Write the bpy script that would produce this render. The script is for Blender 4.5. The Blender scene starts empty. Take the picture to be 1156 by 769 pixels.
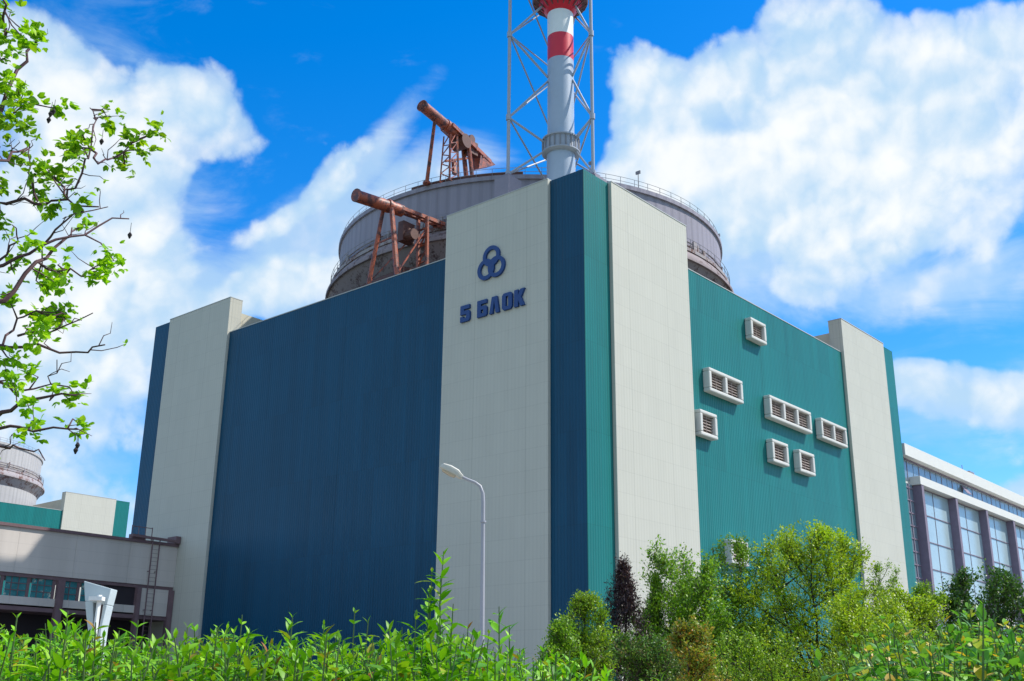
import bpy, math, random
import numpy as np
from mathutils import Vector
R = math.radians
SC = bpy.context.scene
COL = SC.collection
EYE = 1.7                                   # camera height above the ground
# ------------------------------------------------------------------ camera
CAM = np.array([50.75, -67.78, 0.0])        # z = 0 here is eye level; EYE is added when built
F_PX, PITCH, YAW, ROLL = 1234.0, R(18.4), R(-40.86), R(0.577)
def cam_axes():
    F = np.array([math.sin(YAW)*math.cos(PITCH), math.cos(YAW)*math.cos(PITCH), math.sin(PITCH)])
    Rt = np.array([math.cos(YAW), -math.sin(YAW), 0.0]); U = np.cross(Rt, F)
    return Rt*math.cos(ROLL)+U*math.sin(ROLL), -Rt*math.sin(ROLL)+U*math.cos(ROLL), F
AX_R, AX_U, AX_F = cam_axes()
FH = np.array([math.sin(YAW), math.cos(YAW), 0.0]); RH = np.array([math.cos(YAW), -math.sin(YAW), 0.0])
def ray(u, v): return AX_F + AX_R*(u-578)/F_PX - AX_U*(v-384.5)/F_PX
def at(u, v, D):
    d = ray(u, v); p = CAM + d*(D/math.hypot(d[0], d[1])); return np.array([p[0], p[1], p[2]+EYE])
def on(ax, val, u, v):
    d = ray(u, v); p = CAM + d*((val-CAM[ax])/d[ax]); return np.array([p[0], p[1], p[2]+EYE])
cd = bpy.data.cameras.new('camera'); cam = bpy.data.objects.new('camera', cd); COL.objects.link(cam)
cd.sensor_width = 36; cd.lens = 36*F_PX/1156; cd.clip_start = 0.1; cd.clip_end = 20000
from mathutils import Matrix
cam.matrix_world = Matrix(((AX_R[0], AX_U[0], -AX_F[0], CAM[0]), (AX_R[1], AX_U[1], -AX_F[1], CAM[1]),
                           (AX_R[2], AX_U[2], -AX_F[2], EYE), (0, 0, 0, 1)))
SC.camera = cam
# ------------------------------------------------------------------ light and sky
SUN = Vector((0.95, 1.0, 1.62)).normalized()
EL = math.asin(SUN.z); AZ = math.atan2(SUN.x, SUN.y)
sd = bpy.data.lights.new('sun', 'SUN'); so = bpy.data.objects.new('sun', sd); COL.objects.link(so)
sd.energy = 4.6; sd.angle = R(0.5); sd.color = (1.0, 0.95, 0.86)
so.rotation_euler = SUN.to_track_quat('Z', 'Y').to_euler()
SC.view_settings.view_transform = 'Standard'; SC.view_settings.look = 'None'
SC.view_settings.gamma = 1; SC.view_settings.exposure = 0.25; SC.view_settings.use_curve_mapping = False
SC.render.engine = 'CYCLES'; SC.cycles.max_bounces = 5; SC.cycles.diffuse_bounces = 3; SC.cycles.glossy_bounces = 2; SC.cycles.transmission_bounces = 2; SC.cycles.transparent_max_bounces = 4
W = bpy.data.worlds.new('World'); SC.world = W; W.use_nodes = True
WN = W.node_tree.nodes; WL = W.node_tree.links
for n in list(WN): WN.remove(n)
class NT:
    """tiny node-graph helper"""
    def __init__(s, nt): s.N = nt.nodes; s.L = nt.links
    def n(s, t, **k):
        o = s.N.new(t)
        for a, b in k.items(): setattr(o, a, b)
        return o
    def put(s, sock, val):
        if isinstance(val, bpy.types.NodeSocket): s.L.new(val, sock)
        else: sock.default_value = val
    def m(s, op, a, b=0.0, c=None, clamp=False):
        o = s.n('ShaderNodeMath', operation=op, use_clamp=clamp); s.put(o.inputs[0], a); s.put(o.inputs[1], b)
        if c is not None: s.put(o.inputs[2], c)
        return o.outputs[0]
    def vdot(s, a, v):
        o = s.n('ShaderNodeVectorMath', operation='DOT_PRODUCT'); s.put(o.inputs[0], a); o.inputs[1].default_value = v
        return o.outputs['Value']
    def ss(s, x, a, b, lo=0.0, hi=1.0):
        o = s.n('ShaderNodeMapRange', interpolation_type='SMOOTHSTEP'); s.put(o.inputs[0], x)
        for i, q in enumerate((a, b, lo, hi)): o.inputs[i+1].default_value = q
        return o.outputs[0]
    def mix(s, f, a, b, blend='MIX'):
        o = s.n('ShaderNodeMix', data_type='RGBA', blend_type=blend); s.put(o.inputs[0], f)
        s.put(o.inputs[6], a if isinstance(a, bpy.types.NodeSocket) else (*a, 1)); s.put(o.inputs[7], b if isinstance(b, bpy.types.NodeSocket) else (*b, 1))
        return o.outputs[2]
    def noise(s, vec, scale, detail=4, rough=0.5, dist=0.0):
        o = s.n('ShaderNodeTexNoise'); s.put(o.inputs['Vector'], vec); o.inputs['Scale'].default_value = scale
        o.inputs['Detail'].default_value = detail; o.inputs['Roughness'].default_value = rough; o.inputs['Distortion'].default_value = dist
        return o.outputs['Fac']
wn = NT(W.node_tree)
sky = wn.n('ShaderNodeTexSky', sky_type='NISHITA'); sky.sun_disc = False; sky.sun_elevation = EL; sky.sun_rotation = AZ
sky.air_density = 1.0; sky.dust_density = 0.3; sky.ozone_density = 3.0
hs = wn.n('ShaderNodeHueSaturation'); hs.inputs['Saturation'].default_value = 1.45; hs.inputs['Value'].default_value = 1.62; hs.inputs['Hue'].default_value = 0.495
WL.new(sky.outputs[0], hs.inputs['Color'])
tc = wn.n('ShaderNodeTexCoord').outputs['Generated']
az = wn.m('ARCTAN2', wn.vdot(tc, tuple(RH)), wn.vdot(tc, tuple(FH)))
el = wn.m('ARCSINE', wn.vdot(tc, (0, 0, 1)))
ae = wn.n('ShaderNodeCombineXYZ'); WL.new(az, ae.inputs[0]); WL.new(el, ae.inputs[1]); ae = ae.outputs[0]
def dirae(u, v):
    d = ray(u, v); d = d/np.linalg.norm(d); return math.atan2(d@RH, d@FH), math.asin(d[2])
# cumulus banks: centre, half sizes and slant, as azimuth/elevation on the sky
BANKS = [(100, 115, 170, 62, -10, 1.05), (20, 50, 90, 50, -20, .7), (225, 118, 78, 40, -22, 1.0), (110, 190, 100, 70, 10, .85), (60, 300, 170, 110, 0, .75), (70, 440, 160, 120, 0, .8),
         (165, 290, 60, 70, 20, .55), (325, 322, 90, 36, 20, 1.5), (385, 190, 95, 20, 44, .75), (320, 250, 80, 24, 30, .6), (455, 205, 80, 26, 22, .6), (60, 590, 150, 50, 0, .6),
         (725, 100, 48, 50, 0, 1.2), (745, 190, 60, 90, 0, 1.1), (800, 85, 60, 45, 0, .9), (905, 60, 75, 62, 0, 1.2), (840, 170, 150, 85, 0, 1.2), (985, 165, 130, 75, 0, 1.1), (1110, 45, 90, 50, 10, 1.05), (1000, 50, 60, 60, 0, .75), (700, 260, 50, 90, 0, .8), (760, 240, 90, 80, 0, .6), (1090, 160, 110, 90, 0, 1.0),
         (880, 270, 120, 55, -12, .85), (900, 335, 80, 26, -12, .6), (1040, 265, 120, 45, 0, .6), (1095, 447, 100, 34, -8, 1.25), (1025, 425, 34, 24, 0, .8), (1170, 562, 50, 22, 0, 1.0),
         (1500, 150, 260, 130, 0, 1.1), (1400, 480, 260, 60, 0, .9), (-350, 150, 260, 130, 0, 1.0), (-260, 480, 260, 110, 0, .8), (600, 640, 500, 40, 0, .4), (1240, 100, 110, 80, 0, 1.0)]
VEIL = [(950, 250, 240, 120, 0, 1.0), (820, 300, 110, 80, 0, .7), (1060, 320, 150, 40, 0, .4), (60, 300, 170, 280, 0, 1.1), (170, 340, 90, 80, 0, .5), (310, 310, 110, 50, 25, .9), (425, 165, 105, 20, 47, .9), (340, 250, 70, 30, 30, .5), (480, 205, 100, 48, 25, 1.0), (400, 260, 120, 60, 25, .8), (1090, 470, 130, 50, 0, .8), (1010, 110, 170, 80, 0, .6)]
def banks(lst):
    acc = 0.0
    for (u, v, ru, rv, ang, wt) in lst:
        uc = min(max(u, 0), 1156); a, e = dirae(uc, v); a += (u-uc)/F_PX
        mp = wn.n('ShaderNodeMapping', vector_type='TEXTURE'); WL.new(ae, mp.inputs[0])
        mp.inputs[1].default_value = (a, e, 0); mp.inputs[2].default_value = (0, 0, R(ang)); mp.inputs[3].default_value = (ru*1.35/F_PX, rv*1.35/F_PX, 1)
        g = wn.n('ShaderNodeTexGradient', gradient_type='SPHERICAL'); WL.new(mp.outputs[0], g.inputs[0])
        acc = wn.m('MULTIPLY_ADD', g.outputs['Fac'], wt, acc)
    return acc
acc = banks(BANKS); vacc = banks(VEIL)
# unseen cloud added round the rest of the sky to whiten the ambient light
rest = wn.ss(wn.m('ABSOLUTE', az), 1.0, 1.4)
acc = wn.m('MULTIPLY_ADD', rest, 0.62, acc)
n1 = wn.noise(ae, 5.0, 10, 0.58, 0.25); n2 = wn.noise(ae, 15.0, 9, 0.62, 0.3)
wv = wn.n('ShaderNodeVectorMath', operation='MULTIPLY_ADD'); nc = wn.n('ShaderNodeTexNoise'); WL.new(ae, nc.inputs['Vector']); nc.inputs['Scale'].default_value = 14; nc.inputs['Detail'].default_value = 6
WL.new(nc.outputs['Color'], wv.inputs[0]); wv.inputs[1].default_value = (.05, .05, 0); WL.new(ae, wv.inputs[2])
def cell(sc, vec):
    v = wn.n('ShaderNodeTexVoronoi', feature='F1'); WL.new(vec, v.inputs['Vector']); v.inputs['Scale'].default_value = sc
    return wn.m('SUBTRACT', 0.42, v.outputs['Distance'])
warp = wv.outputs[0]
pA, pB, pC = cell(13, warp), cell(30, warp), cell(70, warp)
puff = wn.m('ADD', wn.m('MULTIPLY', pA, .55), wn.m('ADD', wn.m('MULTIPLY', pB, .30), wn.m('MULTIPLY', pC, .15)))
dens = wn.m('ADD', acc, wn.m('MULTIPLY', wn.m('SUBTRACT', n1, 0.5), 1.15))
dens = wn.m('ADD', dens, wn.m('MULTIPLY', wn.m('SUBTRACT', n2, 0.5), 0.5))
dens = wn.m('MULTIPLY_ADD', puff, 0.75, dens)
acore = wn.ss(dens, 0.27, 0.50)
st_ = wn.n('ShaderNodeMapping'); WL.new(ae, st_.inputs[0]); st_.inputs[2].default_value = (0, 0, R(-40)); st_.inputs[3].default_value = (1, 2.6, 1)
wisp = wn.noise(st_.outputs[0], 7.0, 9, 0.62, 0.6)
vd = wn.m('ADD', vacc, wn.m('ADD', wn.m('MULTIPLY', wn.m('SUBTRACT', n1, .5), 1.0), wn.m('MULTIPLY', wn.m('SUBTRACT', wisp, .5), 1.3)))
aveil = wn.m('MULTIPLY', wn.ss(vd, 0.12, 0.95), 0.80)
core = wn.m('MULTIPLY', acore, wn.ss(dens, .15, 1.0, .62, .97))
alpha = wn.m('SUBTRACT', 1.0, wn.m('MULTIPLY', wn.m('SUBTRACT', 1.0, core), wn.m('SUBTRACT', 1.0, aveil)))
# side of each billow turned to the sun is whiter
sh = wn.n('ShaderNodeVectorMath', operation='ADD'); WL.new(warp, sh.inputs[0]); sh.inputs[1].default_value = (-.008, .014, 0)
lit = wn.m('SUBTRACT', puff, wn.m('ADD', wn.m('MULTIPLY', cell(13, sh.outputs[0]), .6), wn.m('MULTIPLY', cell(30, sh.outputs[0]), .4)))
sh2 = wn.n('ShaderNodeVectorMath', operation='ADD'); WL.new(ae, sh2.inputs[0]); sh2.inputs[1].default_value = (.0, .03, 0)
lit2 = wn.m('SUBTRACT', n1, wn.noise(sh2.outputs[0], 5.0, 6, 0.58, 0.25))
bright = wn.m('ADD', wn.m('MULTIPLY', lit, 1.5), wn.m('MULTIPLY', lit2, 2.0))
bright = wn.m('ADD', bright, wn.m('MULTIPLY', wn.m('SUBTRACT', n2, .5), .6))
bright = wn.m('ADD', bright, wn.ss(dens, .2, 1.2, .25, .66))
cloud = wn.mix(wn.ss(bright, 0.0, 1.15), (4.2, 6.1, 8.0), (8.4, 8.6, 8.6))
bl = wn.mix(1.0, hs.outputs[0], (1.0, 1.0, 1.24), 'MULTIPLY')
skyc = wn.mix(alpha, bl, cloud)
bg = wn.n('ShaderNodeBackground'); bg.inputs['Strength'].default_value = 0.1; WL.new(skyc, bg.inputs['Color'])
wo = wn.n('ShaderNodeOutputWorld'); WL.new(bg.outputs[0], wo.inputs['Surface'])

# ------------------------------------------------------------------ helpers
def tag(o, label=None, cat=None, group=None, kind=None):
    for k, v in (('label', label), ('category', cat), ('group', group), ('kind', kind)):
        if v: o[k] = v
    return o
def thing(name, loc, label, cat, group=None):
    o = bpy.data.objects.new(name, None); COL.objects.link(o); o.location = loc; o.empty_display_size = .5
    return tag(o, label, cat, group)
def wloc(o):
    p = Vector((0, 0, 0))
    while o is not None: p += Vector(o.location); o = o.parent
    return p
class MB:
    def __init__(s): s.v = []; s.f = []; s.mi = []; s.cur = 0
    def add(s, vs, fs):
        b = len(s.v); s.v += [tuple(map(float, q)) for q in vs]; s.f += [tuple(b+i for i in f) for f in fs]; s.mi += [s.cur]*len(fs); return s
    def box(s, x0, x1, y0, y1, z0, z1):
        x0, x1 = sorted((x0, x1)); y0, y1 = sorted((y0, y1)); z0, z1 = sorted((z0, z1))
        return s.add([(x0,y0,z0),(x1,y0,z0),(x1,y1,z0),(x0,y1,z0),(x0,y0,z1),(x1,y0,z1),(x1,y1,z1),(x0,y1,z1)],
                     [(0,3,2,1),(4,5,6,7),(0,1,5,4),(1,2,6,5),(2,3,7,6),(3,0,4,7)])
    def bar(s, p0, p1, w, h, up=(0,0,1)):
        p0 = np.array(p0, float); p1 = np.array(p1, float); d = p1-p0; d /= np.linalg.norm(d)
        a = np.cross(d, up); a = a if np.linalg.norm(a) > 1e-4 else np.cross(d, (1,0,0)); a /= np.linalg.norm(a); b = np.cross(a, d)
        vs = [p+a*i*w/2+b*j*h/2 for p in (p0, p1) for i, j in ((-1,-1),(1,-1),(1,1),(-1,1))]
        return s.add(vs, [(0,3,2,1),(4,5,6,7),(0,1,5,4),(1,2,6,5),(2,3,7,6),(3,0,4,7)])
    def tube(s, pts, rs, n=8, cap=True):
        pts = [np.array(p, float) for p in pts]
        if not hasattr(rs, '__len__'): rs = [rs]*len(pts)
        vs = []; fs = []; k = len(pts)
        ref = None
        for i, p in enumerate(pts):
            d = pts[min(i+1, k-1)]-pts[max(i-1, 0)]; d = d/(np.linalg.norm(d)+1e-9)
            if ref is None: ref = np.array((0,0,1.)) if abs(d[2]) < .9 else np.array((1.,0,0))
            a = np.cross(d, ref); a /= np.linalg.norm(a)+1e-9; b = np.cross(d, a); ref = np.cross(a, d)
            for j in range(n):
                t = 2*math.pi*j/n; vs.append(p+(a*math.cos(t)+b*math.sin(t))*rs[i])
        for i in range(k-1):
            for j in range(n):
                fs.append((i*n+j, i*n+(j+1) % n, (i+1)*n+(j+1) % n, (i+1)*n+j))
        if cap: fs.append(tuple(range(n-1, -1, -1))); fs.append(tuple((k-1)*n+j for j in range(n)))
        return s.add(vs, fs)
    def lathe(s, cx, cy, prof, n=96):
        vs = []; fs = []; k = len(prof)
        for (r, z) in prof:
            for j in range(n): t = 2*math.pi*j/n; vs.append((cx+r*math.cos(t), cy+r*math.sin(t), z))
        for i in range(k-1):
            for j in range(n): fs.append((i*n+j, i*n+(j+1) % n, (i+1)*n+(j+1) % n, (i+1)*n+j))
        return s.add(vs, fs)
    def prism(s, poly, axis_o, ax_a, ax_b, ax_n, t):
        """polygon (a,b) pairs extruded by t along ax_n"""
        o = np.array(axis_o, float); A = np.array(ax_a, float); B = np.array(ax_b, float); N = np.array(ax_n, float); n = len(poly)
        vs = [o+A*a+B*b for a, b in poly]+[o+A*a+B*b+N*t for a, b in poly]
        fs = [tuple(range(n-1, -1, -1)), tuple(range(n, 2*n))]+[(i, (i+1) % n, n+(i+1) % n, n+i) for i in range(n)]
        return s.add(vs, fs)
    def build(s, name, mat, parent=None, smooth=False, bevel=0, label=None):
        off = np.array(wloc(parent)) if parent is not None else np.zeros(3)
        me = bpy.data.meshes.new(name); me.from_pydata([tuple(np.array(q)-off) for q in s.v], [], s.f)
        for m_ in (mat if isinstance(mat, (list, tuple)) else [mat]): me.materials.append(m_)
        if any(s.mi): me.polygons.foreach_set('material_index', s.mi)
        me.validate(); me.update()
        import bmesh
        bm = bmesh.new(); bm.from_mesh(me); bmesh.ops.recalc_face_normals(bm, faces=bm.faces); bm.to_mesh(me); bm.free()
        o = bpy.data.objects.new(name, me); COL.objects.link(o); o.parent = parent
        if smooth:
            me.polygons.foreach_set('use_smooth', [True]*len(me.polygons))
            me.set_sharp_from_angle(angle=R(35))
        if bevel:
            b = o.modifiers.new('bevel', 'BEVEL'); b.width = bevel; b.segments = 2; b.limit_method = 'ANGLE'
        if label: o['label'] = label
        return o
# ------------------------------------------------------------------ materials
def newmat(name):
    m = bpy.data.materials.new(name); m.use_nodes = True; t = NT(m.node_tree)
    p = m.node_tree.nodes['Principled BSDF']; return m, t, p
def geo(t): return t.n('ShaderNodeNewGeometry').outputs['Position']
def scaled(t, vec, sc):
    o = t.n('ShaderNodeMapping'); t.put(o.inputs[0], vec); o.inputs[3].default_value = sc; return o.outputs[0]
def cladding(name, col, rib=0.33, seam=6.0, var=0.10, rough=0.55, grime=0.25, tile=False, hseam=7.5, drum=False, jt=.12, ribk=1.0):
    """vertical ribbed sheet with sheet joints, faint tonal steps between sheets and rain streaks"""
    m, t, p = newmat(name); pos = geo(t); nrm = t.n('ShaderNodeNewGeometry').outputs['Normal']
    sx = t.n('ShaderNodeSeparateXYZ'); t.put(sx.inputs[0], pos); sn = t.n('ShaderNodeSeparateXYZ'); t.put(sn.inputs[0], nrm)
    along = t.m('ADD', t.m('MULTIPLY', sx.outputs[0], t.m('ABSOLUTE', sn.outputs[1])), t.m('MULTIPLY', sx.outputs[1], t.m('ABSOLUTE', sn.outputs[0])))
    if drum:      # measure round the drum instead
        oc = t.n('ShaderNodeTexCoord').outputs['Object']; so_ = t.n('ShaderNodeSeparateXYZ'); t.put(so_.inputs[0], oc)
        along = t.m('MULTIPLY', t.m('ARCTAN2', t.m('ADD', so_.outputs[1], -33.0), t.m('ADD', so_.outputs[0], 33.5)), 24.3)
    ph = t.m('FRACT', t.m('DIVIDE', along, rib)); rb = t.m('PINGPONG', ph, 0.5)
    ridge = t.ss(rb, 0.12, 0.3)
    js = t.m('PINGPONG', t.m('DIVIDE', along, seam), 0.5); joint = t.ss(js, 0.0, 0.012, 1, 0)
    hz = t.m('PINGPONG', t.m('DIVIDE', sx.outputs[2], hseam), 0.5); hj = t.ss(hz, 0.0, 0.05/hseam, 1, 0)
    cx = t.n('ShaderNodeCombineXYZ'); t.put(cx.inputs[0], t.m('FLOOR', t.m('DIVIDE', along, rib*3 if not tile else 1.2))); t.put(cx.inputs[1], t.m('FLOOR', t.m('DIVIDE', sx.outputs[2], hseam if not tile else 1.8)))
    wnz = t.n('ShaderNodeTexWhiteNoise', noise_dimensions='2D'); t.put(wnz.inputs[0], cx.outputs[0])
    st = t.n('ShaderNodeCombineXYZ'); t.put(st.inputs[0], t.m('MULTIPLY', along, 1.6)); t.put(st.inputs[1], t.m('MULTIPLY', sx.outputs[2], 0.05))
    streak = t.noise(st.outputs[0], 1.0, 6, 0.65)
    big = t.noise(pos, 0.07, 4, 0.6)
    f = t.m('ADD', t.m('MULTIPLY', t.m('SUBTRACT', wnz.outputs[0], 0.5), var), t.m('MULTIPLY', t.m('SUBTRACT', streak, 0.5), grime))
    f = t.m('ADD', f, t.m('MULTIPLY', t.m('SUBTRACT', big, 0.5), grime*0.9))
    f = t.m('SUBTRACT', f, t.m('MULTIPLY', joint, jt)); f = t.m('SUBTRACT', f, t.m('MULTIPLY', hj, jt*.8))
    f = t.m('SUBTRACT', t.m('ADD', f, 1.0), t.m('MULTIPLY', t.m('SUBTRACT', 1.0, ridge), 0.10*ribk))
    h = t.n('ShaderNodeVectorMath', operation='SCALE'); h.inputs[0].default_value = col; t.put(h.inputs['Scale'], f)
    dirt = t.ss(t.noise(st.outputs[0], 2.3, 5, 0.7), 0.55, 0.85, 0, 0.16)
    out = t.mix(dirt, h.outputs[0], (0.12, 0.11, 0.09)); t.put(p.inputs['Base Color'], out)
    p.inputs['Roughness'].default_value = rough; p.inputs['Specular IOR Level'].default_value = .25
    b = t.n('ShaderNodeBump'); b.inputs['Strength'].default_value = 0.5*ribk; b.inputs['Distance'].default_value = 0.04
    t.put(b.inputs['Height'], t.m('SUBTRACT', ridge, t.m('MULTIPLY', joint, 0.8))); t.put(p.inputs['Normal'], b.outputs[0])
    return m
def plain(name, col, rough=0.6, metal=0.0, var=0.2, scale=1.5, col2=None, thr=(0.5, 0.7), bump=0.0):
    m, t, p = newmat(name); pos = geo(t)
    n = t.noise(pos, scale, 6, 0.6); n2 = t.noise(pos, scale*6, 5, 0.65)
    f = t.m('ADD', 1.0, t.m('ADD', t.m('MULTIPLY', t.m('SUBTRACT', n, 0.5), var*2), t.m('MULTIPLY', t.m('SUBTRACT', n2, 0.5), var)))
    h = t.n('ShaderNodeVectorMath', operation='SCALE'); h.inputs[0].default_value = col; t.put(h.inputs['Scale'], f); c = h.outputs[0]
    if col2: c = t.mix(t.ss(t.m('ADD', t.m('MULTIPLY', n, .6), t.m('MULTIPLY', n2, .4)), *thr), c, col2)
    t.put(p.inputs['Base Color'], c); p.inputs['Roughness'].default_value = rough; p.inputs['Metallic'].default_value = metal
    if bump:
        b = t.n('ShaderNodeBump'); b.inputs['Strength'].default_value = bump; b.inputs['Distance'].default_value = 0.05; t.put(b.inputs['Height'], n2); t.put(p.inputs['Normal'], b.outputs[0])
    return m
def leafmat(name, cols, transl=0.35, rough=0.45):
    m, t, p = newmat(name); g = t.n('ShaderNodeNewGeometry')
    cr = t.n('ShaderNodeValToRGB'); t.put(cr.inputs[0], g.outputs['Random Per Island']); el_ = cr.color_ramp.elements
    while len(el_) < len(cols): el_.new(0.5)
    for i, (pos, c) in enumerate(cols): el_[i].position = pos; el_[i].color = (*c, 1)
    cl = t.n('ShaderNodeTexNoise'); cl.inputs['Scale'].default_value = 1.3; t.put(cl.inputs['Vector'], g.outputs['Position'])
    v = t.n('ShaderNodeVectorMath', operation='SCALE'); t.put(v.inputs[0], cr.outputs[0]); t.put(v.inputs['Scale'], t.ss(cl.outputs['Fac'], 0.3, 0.7, 0.8, 1.2))
    c = v.outputs[0]; t.put(p.inputs['Base Color'], c); p.inputs['Roughness'].default_value = rough
    tr = t.n('ShaderNodeBsdfTranslucent'); t.put(tr.inputs[0], c)
    mx = t.n('ShaderNodeMixShader'); mx.inputs[0].default_value = transl; t.L.new(p.outputs[0], mx.inputs[1]); t.L.new(tr.outputs[0], mx.inputs[2])
    t.L.new(mx.outputs[0], m.node_tree.nodes['Material Output'].inputs[0]); return m
NAVY = cladding('navy_cladding', (0.001, 0.062, 0.128), 0.33, 6.0, 0.16, 0.45, 0.42, jt=.22)
TEAL = cladding('teal_cladding', (0.006, 0.160, 0.155), 0.33, 6.0, 0.12, 0.45, 0.36, jt=.2)
BEIGE = cladding('beige_cladding', (0.515, 0.51, 0.445), 0.40, 6.0, 0.03, 0.6, 0.12, ribk=.3, tile=True, hseam=1.8)
CREAM = plain('cream_render', (0.58, 0.55, 0.44), 0.8, var=0.08, scale=0.3)
TRIM = plain('metal_trim', (0.42, 0.44, 0.43), 0.5, var=0.1)
DRUM = cladding('drum_plaster', (0.29, 0.275, 0.335), 1.27, 6.36, 0.05, 0.75, 0.35, drum=True)
DRUM6 = cladding('pale_drum_plaster', (0.42, 0.41, 0.41), 1.27, 6.36, 0.05, 0.75, 0.35, drum=True)
DRUMF = plain('pedestal_concrete', (0.235, 0.222, 0.285), 0.8, var=.15)
LEDGE = plain('ledge_concrete', (0.34, 0.31, 0.32), 0.8, var=0.3, scale=0.8, col2=(0.14, 0.07, 0.06), thr=(0.47, 0.58))
BROWN = plain('weathered_shade_brown', (0.14, 0.075, 0.08), 0.8, var=0.4, scale=0.6, col2=(0.20, 0.13, 0.10), thr=(0.55, 0.65))
SKIRT = plain('skirt_stained', (0.27, 0.22, 0.23), 0.8, var=0.35, scale=0.7, col2=(0.09, 0.05, 0.05), thr=(0.48, 0.6))
ROOF = plain('roof_felt', (0.10, 0.10, 0.10), 0.9, var=0.2)
RUST = plain('rusty_red_paint', (0.40, 0.095, 0.045), 0.5, var=0.5, scale=1.6, col2=(0.085, 0.03, 0.03), thr=(0.46, 0.56), bump=.3)
RUSTD = plain('dark_rust', (0.10, 0.035, 0.025), 0.6, var=0.35, scale=1.2)
WHITE = plain('white_paint', (0.74, 0.75, 0.74), 0.5, var=0.06, scale=2)
FRAMEM = plain('frame_concrete', (0.58, 0.58, 0.55), 0.65, var=0.1, scale=1.5)
LOUV = plain('louvre_brown', (0.31, 0.25, 0.23), 0.6, var=0.25, scale=2)
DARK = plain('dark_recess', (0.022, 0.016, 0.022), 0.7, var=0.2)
STEEL = plain('pale_steel', (0.32, 0.36, 0.44), 0.45, var=0.12, scale=1)
STACKM = plain('stack_grey', (0.34, 0.42, 0.54), 0.42, var=0.10, scale=0.8)
STACKW = plain('stack_white', (0.72, 0.76, 0.78), 0.42, var=0.06, scale=0.8)
STACKR = plain('stack_red', (0.60, 0.012, 0.04), 0.4, var=0.10, scale=0.8)
SIGNM = plain('sign_blue', (0.005, 0.045, 0.19), 0.5, var=0.1)
RAIL = plain('rail_grey', (0.22, 0.22, 0.24), 0.5, var=0.2)

# ------------------------------------------------------------------ ground, sheets
def sheet(name, x0, x1, y0, y1, z, mat, label=None):
    m = MB(); m.add([(x0,y0,z),(x1,y0,z),(x1,y1,z),(x0,y1,z)], [(0,1,2,3)]); o = m.build(name, mat); o['kind'] = 'structure'; return o
GRASS = plain('grass_ground', (0.06, 0.10, 0.025), 0.9, var=0.4, scale=0.5, col2=(0.12, 0.10, 0.06), bump=.5)
ASPH = plain('asphalt', (0.055, 0.055, 0.055), 0.85, var=0.2, scale=2)
sheet('ground', -6000, 6000, -6000, 6000, 0.0, GRASS)
PAVE = plain('bounce_concrete_paving', (0.34, 0.31, 0.27), 0.9, var=0.15, scale=0.4)
sheet('bounce_pavement', -320, 60, -62, 300, 0.004, PAVE)  # unseen pale paving, added to bounce sunlight up onto the shaded walls
sheet('road', -300, 60, -14, -5, 0.008, ASPH)
sheet('road', 6, 15, -4.8, 290, 0.008, ASPH)
kb = MB(); kb.box(-54, 60, -5.0, -4.85, 0, .13); kb.box(-54, 60, -14.15, -14.0, 0, .13); k_ = kb.build('kerb', CREAM); k_['kind'] = 'structure'

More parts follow.
